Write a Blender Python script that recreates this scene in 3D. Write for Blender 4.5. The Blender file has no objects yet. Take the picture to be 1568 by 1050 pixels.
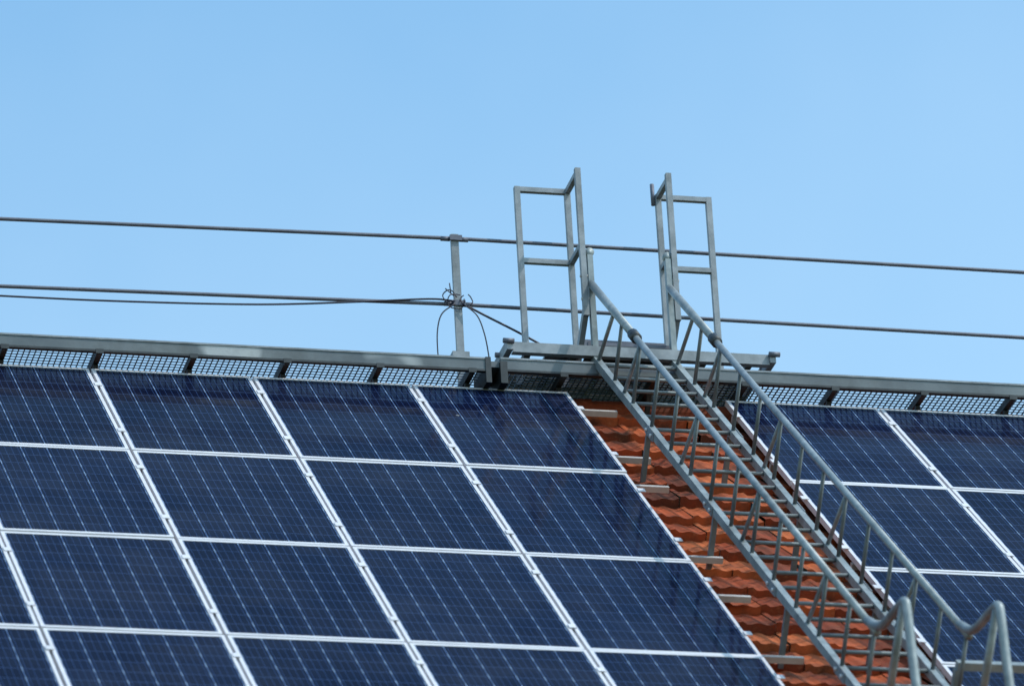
import bpy, math, random
import numpy as np
from mathutils import Vector, Matrix
random.seed(7)
TH=0.71886; CT,ST=math.cos(TH),math.sin(TH); Z0=18.1; W=1.02; H=1.6853
scene=bpy.context.scene
def S(X,v,h): return Vector((X,-v*CT-h*ST,-v*ST+h*CT))

# ---------------------------------------------------------------- materials
def newmat(name):
    m=bpy.data.materials.new(name); m.use_nodes=True
    nt=m.node_tree; return m,nt,nt.nodes["Principled BSDF"]
def mth(nt,op,a,b=None,c=None,clamp=False):
    n=nt.nodes.new("ShaderNodeMath"); n.operation=op; n.use_clamp=clamp
    for i,v in enumerate((a,b,c)):
        if v is None: continue
        if isinstance(v,(int,float)): n.inputs[i].default_value=v
        else: nt.links.new(v,n.inputs[i])
    return n.outputs[0]
def noise(nt,scale,detail=4,rough=.6,vec=None,coord="Object"):
    n=nt.nodes.new("ShaderNodeTexNoise"); n.inputs["Scale"].default_value=scale
    n.inputs["Detail"].default_value=detail; n.inputs["Roughness"].default_value=rough
    if vec is None:
        t=nt.nodes.new("ShaderNodeTexCoord"); vec=t.outputs[coord]
    nt.links.new(vec,n.inputs["Vector"]); return n.outputs["Fac"]
def ramp(nt,fac,stops):
    r=nt.nodes.new("ShaderNodeValToRGB"); nt.links.new(fac,r.inputs[0])
    e=r.color_ramp.elements
    e[0].position,e[0].color=stops[0][0],(*stops[0][1],1)
    e[1].position,e[1].color=stops[-1][0],(*stops[-1][1],1)
    for p,c in stops[1:-1]:
        x=e.new(p); x.color=(*c,1)
    return r.outputs[0]
def mix(nt,fac,a,b,mode='MIX'):
    n=nt.nodes.new("ShaderNodeMix"); n.data_type='RGBA'; n.blend_type=mode
    for i,v in ((0,fac),(6,a),(7,b)):
        if isinstance(v,(int,float)): n.inputs[i].default_value=v
        elif isinstance(v,tuple): n.inputs[i].default_value=(*v,1)
        else: nt.links.new(v,n.inputs[i])
    return n.outputs[2]
def bump(nt,bs,fac,strength,dist):
    b=nt.nodes.new("ShaderNodeBump"); b.inputs["Strength"].default_value=strength; b.inputs["Distance"].default_value=dist
    nt.links.new(fac,b.inputs["Height"]); nt.links.new(b.outputs[0],bs.inputs["Normal"])
def simple(name,c1,c2,scale,metal=0,rough=.5,detail=4,glare=None,stain=0):
    m,nt,b=newmat(name); f=noise(nt,scale,detail)
    c=ramp(nt,f,[(.3,c1),(.7,c2)])
    if glare:
        n=noise(nt,glare[0],2,.4); c=mix(nt,ramp(nt,n,[(glare[1],(0,0,0)),(glare[1]+.04,(.8,.8,.8))]),c,glare[2])
    if stain:
        n=noise(nt,2.6,7,.7); c=mix(nt,ramp(nt,n,[(.48,(0,0,0)),(.7,(stain,)*3)]),c,(.055,.058,.055))
    nt.links.new(c,b.inputs["Base Color"])
    b.inputs["Metallic"].default_value=metal; b.inputs["Roughness"].default_value=rough
    return m
M_galv=simple("galvanised_steel",(.17,.195,.22),(.30,.325,.36),9,.25,.55,stain=.5)
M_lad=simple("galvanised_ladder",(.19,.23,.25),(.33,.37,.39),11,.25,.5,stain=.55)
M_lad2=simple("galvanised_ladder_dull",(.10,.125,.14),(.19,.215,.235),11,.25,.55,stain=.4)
M_galv2=simple("galvanised_rail",(.09,.095,.13),(.14,.15,.19),7,.3,.55)
M_beam=simple("weathered_beam_glare",(.085,.105,.125),(.16,.185,.205),3,.2,.6,4,(1.7,.63,(.42,.44,.46)),.5)  # noise blotches paint pale reflection glare into the beam colour, besides the stains
M_dark=simple("dark_steel",(.02,.025,.03),(.05,.055,.06),12,.3,.5)
M_grate=simple("grating_steel",(.05,.08,.12),(.10,.14,.19),12,.4,.5)
M_alu=simple("anodised_aluminium",(.58,.57,.62),(.70,.69,.73),5,.1,.5,stain=.12)
M_alu2=simple("mounting_aluminium",(.38,.34,.33),(.52,.48,.46),9,.2,.5)
M_cable=simple("cable_rubber",(.012,.013,.03),(.02,.02,.045),20,0,.5)
M_back=simple("panel_backsheet",(.1,.1,.11),(.14,.14,.15),5,0,.6)
M_wall=simple("wall_render",(.55,.5,.4),(.65,.6,.5),1.5,0,.9)
M_winf=simple("window_frame_paint",(.75,.75,.72),(.8,.8,.78),4,0,.5)
M_winglass=simple("window_glass",(.02,.03,.04),(.03,.04,.05),1,0,.05)
M_wood=simple("door_wood",(.12,.06,.03),(.2,.1,.05),8,0,.6)
M_grass=simple("grass",(.04,.07,.02),(.08,.11,.04),.6,0,.95,8)

# photovoltaic glass
def pvmat():
    m,nt,b=newmat("photovoltaic_glass")
    t=nt.nodes.new("ShaderNodeTexCoord"); s=nt.nodes.new("ShaderNodeSeparateXYZ")
    nt.links.new(t.outputs["Object"],s.inputs[0]); x,y=s.outputs[0],s.outputs[1]
    cx=mth(nt,'MULTIPLY',mth(nt,'SUBTRACT',x,.026),1/.158)
    cy=mth(nt,'MULTIPLY',mth(nt,'SUBTRACT',y,-1.6405),1/.1615)
    fx=mth(nt,'FRACT',cx); fy=mth(nt,'FRACT',cy)
    ex=mth(nt,'MINIMUM',fx,mth(nt,'SUBTRACT',1,fx)); ey=mth(nt,'MINIMUM',fy,mth(nt,'SUBTRACT',1,fy))
    gx=mth(nt,'LESS_THAN',ex,.012); gy=mth(nt,'LESS_THAN',ey,.016)
    dia=mth(nt,'LESS_THAN',mth(nt,'ADD',ex,mth(nt,'MULTIPLY',ey,.3)),.07)
    f4=mth(nt,'FRACT',mth(nt,'MULTIPLY',fx,4)); 
    bb=mth(nt,'LESS_THAN',mth(nt,'ABSOLUTE',mth(nt,'SUBTRACT',f4,.5)),.035)
    oi=nt.nodes.new("ShaderNodeObjectInfo")
    fl=nt.nodes.new("ShaderNodeCombineXYZ")
    nt.links.new(mth(nt,'FLOOR',cx),fl.inputs[0]); nt.links.new(mth(nt,'FLOOR',cy),fl.inputs[1]); nt.links.new(mth(nt,'MULTIPLY',oi.outputs["Random"],99),fl.inputs[2])
    wn=nt.nodes.new("ShaderNodeTexWhiteNoise"); nt.links.new(fl.outputs[0],wn.inputs[0])
    cell=mix(nt,wn.outputs["Value"],(.002,.004,.019),(.004,.009,.032))
    cell=mix(nt,oi.outputs["Random"],cell,(.003,.005,.018))
    c=mix(nt,bb,cell,(.022,.045,.12))
    c=mix(nt,gy,c,(.035,.06,.14))
    c=mix(nt,gx,c,(.09,.155,.32))
    c=mix(nt,mth(nt,'MULTIPLY',dia,gx),c,(.26,.37,.56))
    cb=nt.nodes.new("ShaderNodeCombineXYZ")
    for i in range(3): nt.links.new(mth(nt,'MULTIPLY',oi.outputs["Random"],57),cb.inputs[i])
    ad=nt.nodes.new("ShaderNodeVectorMath"); ad.operation='ADD'; nt.links.new(t.outputs["Object"],ad.inputs[0]); nt.links.new(cb.outputs[0],ad.inputs[1])
    d=noise(nt,1.6,6,.62,vec=ad.outputs[0])
    dust=ramp(nt,d,[(.38,(0,0,0)),(.75,(.06,.06,.06))])
    c=mix(nt,dust,c,(.20,.21,.25))
    vz=nt.nodes.new("ShaderNodeTexVoronoi"); vz.inputs["Scale"].default_value=3.1     # bird droppings
    nt.links.new(ad.outputs[0],vz.inputs["Vector"])
    sc=nt.nodes.new("ShaderNodeSeparateColor"); nt.links.new(vz.outputs["Color"],sc.inputs[0])
    spot=mth(nt,'MULTIPLY',mth(nt,'LESS_THAN',vz.outputs["Distance"],.045),mth(nt,'GREATER_THAN',sc.outputs[0],.93))
    c=mix(nt,mth(nt,'MULTIPLY',spot,.35),c,(.5,.5,.48))
    nt.links.new(c,b.inputs["Base Color"])
    b.inputs["Roughness"].default_value=.09; b.inputs["IOR"].default_value=1.085
    n2=noise(nt,1.3,2,.5,vec=ad.outputs[0]); bump(nt,b,n2,.09,.03)
    return m
M_pv=pvmat()

# clay tiles
TW,TL=.225,.335
def tilemat():
    m,nt,b=newmat("clay_tile")
    at=nt.nodes.new("ShaderNodeAttribute"); at.attribute_name="tile_rnd"
    c=ramp(nt,at.outputs["Fac"],[(0,(.12,.024,.011)),(.3,(.27,.047,.016)),(.65,(.39,.074,.023)),(1,(.50,.125,.04))])
    n1=noise(nt,4,8,.7); n2=noise(nt,30,6,.7)
    c=mix(nt,ramp(nt,n1,[(.43,(0,0,0)),(.64,(.85,.85,.85))]),c,(.075,.030,.018))
    c=mix(nt,ramp(nt,n2,[(.56,(0,0,0)),(.74,(.45,.45,.45))]),c,(.50,.21,.10))
    nt.links.new(c,b.inputs["Base Color"]); b.inputs["Roughness"].default_value=.85
    b.inputs["Specular IOR Level"].default_value=.25
    bump(nt,b,n2,.5,.006); return m
M_tile=tilemat()

# ---------------------------------------------------------------- mesh builder
class B:
    def __init__(s): s.v=[];s.f=[];s.m=[];s.mats=[];s.sm=[]
    def mi(s,mat):
        if mat not in s.mats: s.mats.append(mat)
        return s.mats.index(mat)
    def add(s,vs,fs,mat,smooth=False):
        o=len(s.v); s.v+= [tuple(v) for v in vs]; k=s.mi(mat)
        for f in fs: s.f.append([o+i for i in f]); s.m.append(k); s.sm.append(smooth)
    def hexa(s,c8,mat):
        s.add(c8,[(0,3,2,1),(4,5,6,7),(0,1,5,4),(1,2,6,5),(2,3,7,6),(3,0,4,7)],mat)
    def box(s,a,b,mat):
        x0,y0,z0=[min(a[i],b[i]) for i in range(3)]; x1,y1,z1=[max(a[i],b[i]) for i in range(3)]
        s.hexa([(x0,y0,z0),(x1,y0,z0),(x1,y1,z0),(x0,y1,z0),(x0,y0,z1),(x1,y0,z1),(x1,y1,z1),(x0,y1,z1)],mat)
    def bar(s,p,q,w,d,mat,side=Vector((1,0,0))):
        p,q=Vector(p),Vector(q); t=(q-p).normalized(); u=(side-t*side.dot(t))
        if u.length<.01: u=Vector((0,1,0))
        u.normalize(); w2=t.cross(u)
        u=u*w/2; w2=w2*d/2
        s.hexa([p-u-w2,p+u-w2,p+u+w2,p-u+w2,q-u-w2,q+u-w2,q+u+w2,q-u+w2],mat)
    def tube(s,pts,r,mat,seg=10):
        pts=[Vector(p) for p in pts]; n=len(pts); vs=[];fs=[]; prev=None
        for i,p in enumerate(pts):
            t=(pts[min(i+1,n-1)]-pts[max(i-1,0)]).normalized()
            if prev is None:
                a=Vector((0,0,1)) if abs(t.z)<.9 else Vector((1,0,0)); u=(a-t*a.dot(t)).normalized()
            else: u=(prev-t*prev.dot(t)).normalized()
            prev=u; w=t.cross(u)
            for k in range(seg):
                an=2*math.pi*k/seg; vs.append(p+(u*math.cos(an)+w*math.sin(an))*r)
        for i in range(n-1):
            for k in range(seg):
                a=i*seg+k; b_=i*seg+(k+1)%seg; fs.append((a,b_,b_+seg,a+seg))
        fs.append(tuple(range(seg))[::-1]); fs.append(tuple((n-1)*seg+k for k in range(seg)))
        s.add(vs,fs,mat,True)
    def make(s,name,parent=None):
        me=bpy.data.meshes.new(name); me.from_pydata(s.v,[],s.f)
        for m in s.mats: me.materials.append(m)
        me.polygons.foreach_set("material_index",s.m); me.polygons.foreach_set("use_smooth",s.sm); me.update()
        o=bpy.data.objects.new(name,me); scene.collection.objects.link(o)
        if parent: o.parent=parent
        else: o.location.z=Z0
        return o
def empty(name):
    o=bpy.data.objects.new(name,None); scene.collection.objects.link(o); o.location.z=Z0; return o
def curve(ctrl,n=8):
    P=[Vector(c) for c in ctrl]; P=[2*P[0]-P[1]]+P+[2*P[-1]-P[-2]]; out=[]
    for i in range(1,len(P)-2):
        for k in range(n):
            t=k/n; a,b,c,d=P[i-1:i+3]
            out.append(.5*((2*b)+(c-a)*t+(2*a-5*b+4*c-d)*t*t+(3*b-a-3*c+d)*t**3))
    out.append(P[-2]); return out

# ---------------------------------------------------------------- house
XL,XR=-9.0,15.0; VE=9.0; HT=-.17; VR=-.21
house=empty("house")
def tiles(flip):
    vs=[];fs=[];rn=[]
    yr=S(0,VR,HT).y
    nx=int((XR-XL)/TW); nv=int((VE-VR)/TL)
    prof=[]
    K=9
    for k in range(K):
        t=k/(K-1)
        h=.022*math.exp(-((t-.08)/.10)**2)+.013*math.exp(-((t-.55)/.13)**2)+.022*math.exp(-((t-1.08)/.10)**2)
        prof.append((t,h))
    for j in range(nv+1):
        for i in range(nx):
            x0=XL+i*TW+random.uniform(-.003,.003); v0=VR+j*TL-.05; v1=VR+(j+1)*TL+random.uniform(-.016,.016)
            lift=random.uniform(0,.018); tilt=random.uniform(-.008,.008)
            r=random.random(); o=len(vs)
            for (v,h0) in ((v0,-.012),(v1,.036+lift),(v1+.002,.004)):
                for t,h in prof:
                    hh=HT+h0+h+tilt*(t-.5)*2
                    if h0==.004: hh=HT-.012+h*.6
                    p=S(x0+t*(TW-.003),v,hh)
                    if flip: p.y=2*yr-p.y
                    vs.append(p)
            for a in range(2):
                for k in range(K-1):
                    q=(o+a*K+k,o+(a+1)*K+k,o+(a+1)*K+k+1,o+a*K+k+1)
                    fs.append(q[::-1] if flip else q)
            rn+= [r]*(3*K)
    me=bpy.data.meshes.new("roof_tiles"); me.from_pydata([tuple(v) for v in vs],[],fs)
    at=me.attributes.new("tile_rnd",'FLOAT','POINT'); at.data.foreach_set("value",rn)
    me.materials.append(M_tile)
    me.update()
    o=bpy.data.objects.new("roof_tiles_back" if flip else "roof_tiles_front",me); scene.collection.objects.link(o); o.parent=house
tiles(False); tiles(True)
yr=S(0,VR,HT).y; zr=S(0,VR,HT).z
vs=[];fs=[];rn=[]
for i in range(int((XR-XL)/.36)):
    x0=XL+i*.36; r0=random.random()*.3; o=len(vs)
    for (xx,rr) in ((x0,.105),(x0+.38,.12),(x0+.38,.10)):
        for k in range(11):
            a=math.pi*(-.1+1.2*k/10); vs.append((xx,yr+rr*math.cos(a),zr-.045+rr*.9*math.sin(a))); rn.append(r0)
    for a in range(2):
        for k in range(10):
            q=(o+a*11+k,o+(a+1)*11+k,o+(a+1)*11+k+1,o+a*11+k+1); fs.append(q[::-1])
me=bpy.data.meshes.new("ridge_tiles"); me.from_pydata(vs,[],fs); at=me.attributes.new("tile_rnd",'FLOAT','POINT'); at.data.foreach_set("value",rn)
me.materials.append(M_tile); o=bpy.data.objects.new("ridge_tiles",me); scene.collection.objects.link(o); o.parent=house
b=B(); ye=S(0,VE-.5,HT-.1).y; ze=S(0,VE-.5,HT-.1).z; yb=2*yr-ye; zt=zr-.12
x0,x1=XL+.4,XR-.4
b.add([(x0,ye,-Z0),(x1,ye,-Z0),(x1,yb,-Z0),(x0,yb,-Z0),(x0,ye,ze),(x1,ye,ze),(x1,yb,ze),(x0,yb,ze),(x0,yr,zt),(x1,yr,zt)],
 [(0,1,5,4),(2,3,7,6),(1,2,6,9,5),(3,0,4,8,7),(4,5,9,8),(7,8,9,6)],M_wall); b.make("walls",house)
b=B(); g=B()
for fl in range(3):
    for i in range(8):
        cx=x0+1.8+i*2.9; zb=-Z0+1.0+fl*3.4
        if fl==0 and i==4: continue
        g.box((cx-.55,ye-.02,zb),(cx+.55,ye+.1,zb+1.5),M_winglass)
        for (a,c) in (((cx-.62,zb-.06),(cx-.55,zb+1.56)),((cx+.55,zb-.06),(cx+.62,zb+1.56)),((cx-.55,zb-.06),(cx+.55,zb)),((cx-.55,zb+1.5),(cx+.55,zb+1.56)),((cx-.03,zb),(cx+.03,zb+1.5))):
            b.box((a[0],ye-.06,a[1]),(c[0],ye+.05,c[1]),M_winf)
        b.box((cx-.7,ye-.14,zb-.12),(cx+.7,ye+.02,zb-.063),M_winf)
b.make("window_frames",house); g.make("windows",house)
b=B(); cx=x0+1.8+4*2.9; b.box((cx-.6,ye-.05,-Z0),(cx+.6,ye+.05,-Z0+2.2),M_wood); b.make("door",house)
b=B(); pe=S(0,VE+.1,HT-.05)
b.tube([(XL,pe.y-.06,pe.z-.08),(XR,pe.y-.06,pe.z-.08)],.075,M_galv2,12); b.make("gutter",house)
b=B(); b.add([(-1500,-1500,-Z0),(1500,-1500,-Z0),(1500,1500,-Z0),(-1500,1500,-Z0)],[(0,1,2,3)],M_grass); b.make("ground")

# ---------------------------------------------------------------- solar panels
def panelmesh():
    b=B(); w,l,fr,t=W-.018,H-.018,.020,.038; fy=.028
    b.add([(fr,-fy,-.003),(fr,-l+fy,-.003),(w-fr,-l+fy,-.003),(w-fr,-fy,-.003)],[(0,1,2,3)],M_pv)
    b.box((0,0,-t),(fr,-l,0),M_alu); b.box((w-fr,0,-t),(w,-l,0),M_alu)
    b.box((fr,0,-t),(w-fr,-fy,0),M_alu); b.box((fr,-l+fy,-t),(w-fr,-l,0),M_alu)
    b.add([(fr,-fy,-.012),(w-fr,-fy,-.012),(w-fr,-l+fy,-.012),(fr,-l+fy,-.012)],[(0,1,2,3)],M_back)
    me=bpy.data.meshes.new("solar_panel"); me.from_pydata(b.v,[],b.f)
    for m in b.mats: me.materials.append(m)
    me.polygons.foreach_set("material_index",b.m); me.update(); return me
pm=panelmesh()
for row in range(4):
    for col in [-4,-3,-2,-1,0,1,2,4,5,6,7]:
        o=bpy.data.objects.new("solar_panel",pm); scene.collection.objects.link(o)
        p=S(col*W+.009+random.uniform(-.003,.003),row*H+.009+random.uniform(-.002,.002),random.uniform(-.002,.001))
        o.location=(p.x,p.y,p.z+Z0); o.rotation_euler=(TH+random.uniform(-.002,.002),random.uniform(-.0015,.0015),0)
VR_=[.22,1.20,1.78,3.14,3.85,4.91,5.45,6.4]
b=B()
for v in VR_:
    for xa,xb in ((-4.2,3.32+random.uniform(-.03,.02)),(4.085,8.3)):
        b.hexa([S(xa,v+.016,-.082),S(xb,v+.016,-.082),S(xb,v-.016,-.082),S(xa,v-.016,-.082),S(xa,v+.016,-.045),S(xb,v+.016,-.045),S(xb,v-.016,-.045),S(xa,v-.016,-.045)],M_alu2)
        x=xa+.5
        while x<xb-.35:
            b.bar(S(x,v+.0,-.165),S(x,v+.0,-.083),.03,.05,M_dark); x+=.9
b.make("solar_mounting_rails")
b=B()
for row in range(4):
    for dv in (.35,1.3):
        for col in [-4,-3,-2,-1,0,1,2,3,4,5,6,7,8]:
            v=row*H+dv; x=col*W
            b.hexa([S(x-.022,v+.03,.0015),S(x+.022,v+.03,.0015),S(x+.022,v-.03,.0015),S(x-.022,v-.03,.0015),S(x-.022,v+.03,.006),S(x+.022,v+.03,.006),S(x+.022,v-.03,.006),S(x-.022,v-.03,.006)],M_alu)
b.make("panel_clamps")

# ---------------------------------------------------------------- ridge walkway
wk=empty("roof_walkway")
b=B()
for xa,xb,dz in ((XL+1,2.53,0),(2.60,XR-1,.006)):
    z0,z1=.062+dz,.150+dz
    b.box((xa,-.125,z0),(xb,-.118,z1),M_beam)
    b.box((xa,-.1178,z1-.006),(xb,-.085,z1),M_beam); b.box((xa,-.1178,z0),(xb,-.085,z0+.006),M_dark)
    b.box((xa,-.128,z0-.004),(xb,-.1255,z0+.010),M_dark)
    b.box((xa,-.130,z1-.010),(xb,-.1255,z1+.002),M_galv)
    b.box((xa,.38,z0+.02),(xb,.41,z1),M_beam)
b.make("edge_beams",wk)
b=B()
for i in range(12):
    y=-.075+i*.040; b.box((XL+1,y,.110),(XR-1,y+.006,.115),M_grate)
x=XL+1
while x<XR-1:
    b.box((x,-.084,.108),(x+.005,.379,.118),M_grate); x+=.036
b.make("grating",wk)
b=B(); k=-14
while .048+.593*k<XR-1:
    x=.048+.593*k; k+=1
    if x<XL+1: continue
    b.box((x-.018,-.10,.055),(x+.018,.375,.104),M_dark)
    b.box((x-.03,-.131,.045),(x+.02,-.1285,.075),M_dark)
    b.bar((x,.05,.05),(x,.16,-.09),.03,.03,M_dark)
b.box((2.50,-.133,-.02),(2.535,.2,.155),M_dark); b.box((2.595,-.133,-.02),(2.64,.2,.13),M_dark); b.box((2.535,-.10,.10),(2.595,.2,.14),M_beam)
b.make("brackets",wk)

# ---------------------------------------------------------------- access platform with gates
pf=empty("access_platform")
b=B()
b.box((2.69,-.10,.215),(4.37,-.094,.285),M_galv); b.box((2.69,-.0938,.279),(4.37,-.05,.285),M_galv); b.box((2.69,-.0938,.215),(4.37,-.05,.221),M_galv)
b.box((2.69,.18,.215),(4.37,.22,.285),M_galv)
b.box((2.65,-.115,.225),(2.69,.25,.295),M_galv); b.box((4.37,-.115,.225),(4.41,.25,.295),M_galv)
for x in (2.8,3.1,3.4,3.65,3.95,4.25):
    b.box((x-.02,-.049,.222),(x+.02,.179,.25),M_dark)
    b.bar((x,.19,.214),(x,.19,.12),.035,.035,M_galv2)
for x,y in ((2.66,-.12),(4.40,-.12),(2.66,.1),(4.4,.1)):
    b.tube([(x-.035,y,.28),(x+.035,y,.28)],.018,M_galv2,8)
b.box((3.21,.17,.40),(3.77,.21,.455),M_galv2); b.box((3.21,.0,.33),(3.77,.03,.36),M_galv2); b.box((3.21,-.09,.286),(3.77,.2,.296),M_dark)
b.box((2.95,-.02,.286),(3.17,.18,.30),M_galv)
y=.235
while y<.95:
    b.box((2.69,y,.235),(4.37,y+.012,.262),M_dark); y+=.03  # rear slats added to block the sky showing through the walkway grating
for x in (2.7,3.0,3.3,3.6,3.9,4.2,4.35): b.box((x,.221,.22),(x+.02,.96,.2345),M_dark)
b.make("deck",pf)
b=B(); t=.036
def gate(xo,xi,xf):
    b.bar((xo,.2,.286),(xo,.2,1.525),t,t,M_galv); b.bar((xi,.2,.286),(xi,.2,1.525),t,t,M_galv)
    s=1 if xi>xo else -1
    for z in (1.507,1.0):
        b.box((xo+s*t/2,.183,z-.016),(xi-s*t/2,.217,z+.016),M_galv)
        b.box((xi-.016,.182,z-.016),(xi+.016,-.062,z+.016),M_galv)
    b.bar((xf,-.08,.50),(xf,-.08,1.54),t,t,M_galv)
    b.bar((xf,-.075,.54),(xf,.19,.30),.034,.05,M_galv)
    for z in (.62,.78): b.tube([(xf-.024,-.08,z),(xf+.024,-.08,z)],.012,M_alu2,6)
gate(2.855,3.188,3.188); gate(4.132,3.794,3.79)
b.tube([(3.76,.2,1.45),(3.76,.2,1.60)],.014,M_galv2,8)
b.make("gates",pf)

# ---------------------------------------------------------------- safety railing
sr=empty("safety_railing"); b=B()
for hz,zs in ((0,(1.10,1.143,1.182,1.166,1.12)),(1,(.63,.674,.716,.693,.66))):
    xs=(-3.4,-.49,2.45,6.28,8.3)
    b.tube([(x,.3,z) for x,z in zip(xs,zs)],.0125,M_galv2,10)
b.make("rails",sr); b=B()
for x,z in ((-3.4,1.14),(2.45,1.207),(8.3,1.15)):
    b.bar((x,.3,.1),(x,.3,z),.048,.03,M_galv)
    b.box((x-.06,.26,.33),(x+.05,.34,.37),M_galv)
    for zz in (z-.03,z-.49):
        b.box((x-.035,.27,zz-.018),(x+.045,.284,zz+.018),M_galv2)
        b.tube([(x+.03,.3,zz),(x+.09,.3,zz)],.016,M_galv2,10); b.tube([(x-.09,.3,zz),(x-.03,.3,zz)],.016,M_galv2,10)
b.make("posts",sr)
b=B()
b.tube(curve([(-3.4,.285,.60),(-2,.285,.60),(-.49,.285,.60),(.3,.285,.607),(1.15,.285,.635),(1.8,.284,.69),(2.25,.283,.735),(2.42,.27,.725)]),.007,M_cable,6)
b.tube(curve([(2.42,.26,.70),(2.33,.25,.62),(2.295,.25,.5),(2.29,.25,.34),(2.30,.25,.2)]),.0045,M_cable,6)
b.tube(curve([(2.48,.26,.70),(2.56,.25,.62),(2.60,.25,.5),(2.62,.25,.36),(2.63,.25,.2)]),.0045,M_cable,6)
b.tube(curve([(2.50,.26,.69),(2.62,.25,.62),(2.80,.25,.53),(2.95,.25,.45),(3.1,.25,.36)]),.008,M_cable,6)
for cx,cz,r,ph in ((2.39,.75,.045,0),(2.43,.72,.055,1),(2.50,.73,.04,2)):
    b.tube([(cx+r*math.cos(a+ph),.265+.01*math.sin(3*a),cz+r*math.sin(a+ph)) for a in [i*.35 for i in range(17)]],.004,M_cable,6)
b.tube([(2.40,.27,.78),(2.39,.25,.84)],.004,M_cable,6); b.tube([(2.42,.27,.76),(2.36,.25,.80)],.004,M_cable,6)
b.make("cable")

# ---------------------------------------------------------------- roof ladder
XA,XB=3.235,3.75
rl=empty("roof_ladder")
h1=lambda v:.195+.008*v
h2=lambda v:.605+.006*v
V1=8.2
b=B()
for X in (XA,XB):
    b.bar(S(X,-.13,h1(0)),S(X,V1,h1(V1)),.040,.05,M_lad)
    b.bar((X,-.07,.20),(X,-.07,.93),.036,.045,M_lad)
    b.tube([(X,-.088,.95),(X,-.052,.95)],.03,M_lad,12)
    v=1.5
    while v<V1:
        s_=-1 if X==XA else 1
        b.bar(S(X+s_*.023,v-.1,h1(v)),S(X+s_*.023,v+.1,h1(v)),.005,.062,M_galv)
        for dv in (-.06,.06): b.tube([S(X+s_*.026,v+dv,h1(v)),S(X+s_*.038,v+dv,h1(v))],.012,M_alu,6)
        v+=1.5
b.make("stringers",rl)
b=B(); v=.05
while v<V1:
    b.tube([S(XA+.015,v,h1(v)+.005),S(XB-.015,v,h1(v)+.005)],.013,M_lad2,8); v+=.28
b.make("rungs",rl)
b=B()
for X in (XA,XB):
    b.tube([S(X,-.42,.60),S(X,.8,.61)],.026,M_lad,12)
    b.tube([S(X,.76,.61),S(X,6.5,h2(6.5))],.0215,M_lad,12)
    b.tube([S(X,.74,.61),S(X,.84,.61)],.036,M_dark,12)
    b.tube(curve([S(X,6.30,.643),S(X,6.55,.70),S(X,6.80,.89),S(X,6.90,.955),S(X,6.98,.91),S(X,7.2,.70),S(X,7.5,.45),S(X,7.8,.28)]),.026,M_lad,12)
    b.tube([S(X,6.88,.94),S(X,6.84,.24)],.022,M_lad,12)
b.make("handrails",rl)
b=B()
for X in (XA,XB):
    v=.45
    while v<6.6:
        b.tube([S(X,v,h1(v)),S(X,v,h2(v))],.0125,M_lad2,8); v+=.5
    for v in (-.02,.70,2.2,3.7,5.2):
        b.tube([S(X,v,h1(v)),S(X,v+.25,h2(v))],.0135,M_lad,8)
b.make("side_bracing",rl)
b=B()
for v in (1.4,3.1,4.8,6.5):
    for X in (XA,XB):
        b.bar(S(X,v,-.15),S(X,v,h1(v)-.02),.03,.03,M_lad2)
b.make("roof_brackets",rl)
lf=empty("ladder_landing_frame"); b=B()
UP=S(0,0,1)
b.bar(S(3.74,6.38,.44),S(4.9,6.38,.44),.045,.05,M_lad,UP)
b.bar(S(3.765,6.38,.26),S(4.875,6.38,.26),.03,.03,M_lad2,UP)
for X in (3.75,4.3,4.89):
    b.bar(S(X,6.38,.418),S(X,6.38,-.01),.04,.045,M_lad)
b.make("frame_tubes",lf)

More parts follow.
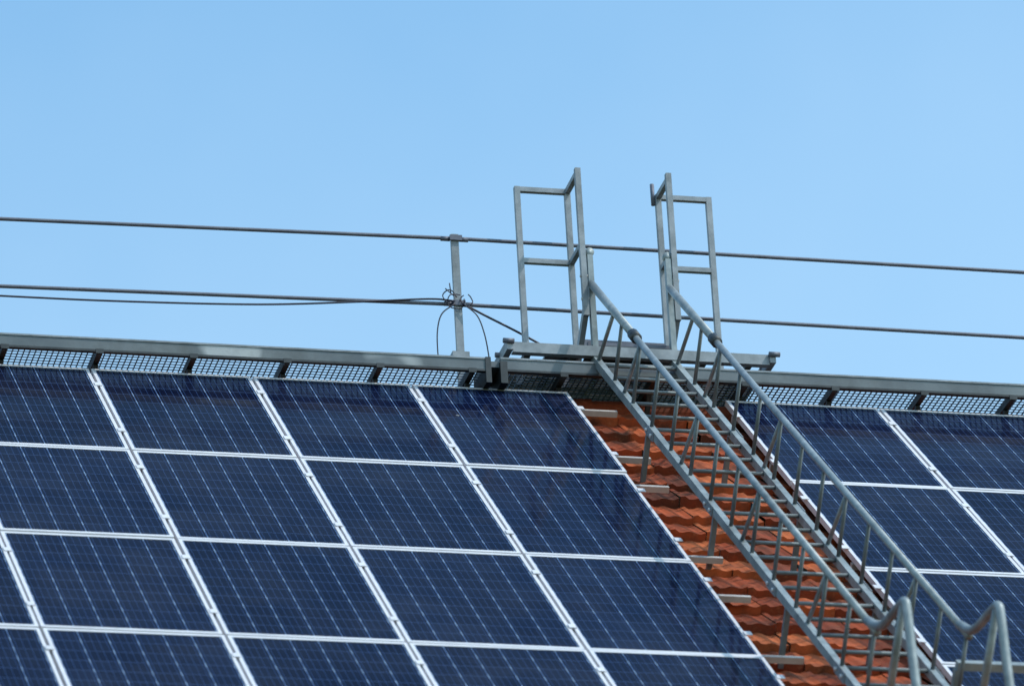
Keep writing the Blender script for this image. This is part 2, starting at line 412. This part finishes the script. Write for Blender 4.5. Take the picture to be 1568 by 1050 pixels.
# ---------------------------------------------------------------- camera
cam=bpy.data.cameras.new("camera"); co=bpy.data.objects.new("camera",cam); scene.collection.objects.link(co)
f,yaw,pit,rol=9780.70614,-.25739,.43008,-.05755; C=(-6.62624,-35.47957,-16.50749)
R=Matrix.Rotation(yaw,3,'Z')@Matrix.Rotation(math.pi/2+pit,3,'X')@Matrix.Rotation(rol,3,'Z')
co.matrix_world=Matrix.Translation((C[0],C[1],C[2]+Z0))@R.to_4x4()
cam.sensor_width=36; cam.lens=f/1568*36; cam.clip_end=5000; cam.clip_start=.5
cam.dof.use_dof=True; cam.dof.focus_distance=39.8; cam.dof.aperture_fstop=2.2
scene.camera=co
# ---------------------------------------------------------------- light
el=math.radians(54); az=math.radians(122)
sd=Vector((math.sin(az)*math.cos(el),math.cos(az)*math.cos(el),math.sin(el)))
sun=bpy.data.lights.new("sun",'SUN'); sun.energy=2.6; sun.angle=math.radians(.6); sun.color=(1,.93,.84)
so=bpy.data.objects.new("sun",sun); scene.collection.objects.link(so); so.rotation_euler=sd.to_track_quat('Z','Y').to_euler(); so.location=(0,0,60)
w=bpy.data.worlds.new("World"); scene.world=w; w.use_nodes=True; nt=w.node_tree
sky=nt.nodes.new("ShaderNodeTexSky"); sky.sky_type='NISHITA'; sky.sun_disc=False; sky.sun_elevation=el; sky.sun_rotation=az
sky.dust_density=1.2; sky.ozone_density=1.3
n=noise(nt,4,5,.55,coord="Generated")
tc=nt.nodes.new("ShaderNodeTexCoord"); sp=nt.nodes.new("ShaderNodeSeparateXYZ"); nt.links.new(tc.outputs["Generated"],sp.inputs[0])
e=mth(nt,'MULTIPLY',mth(nt,'SUBTRACT',.50,sp.outputs[2]),5,clamp=True)      # thin haze layer toward the horizon
fac=mth(nt,'ADD',mth(nt,'MULTIPLY',n,.9),mth(nt,'MULTIPLY',e,.75))
hz=ramp(nt,fac,[(.35,(1.12,1.76,1.82)),(.95,(2.30,2.40,2.03))])
col=mix(nt,1.0,sky.outputs[0],hz,'MULTIPLY')
nt.links.new(col,nt.nodes["Background"].inputs[0]); nt.nodes["Background"].inputs[1].default_value=.14
scene.view_settings.view_transform='Standard'; scene.view_settings.look='None'; scene.view_settings.exposure=0
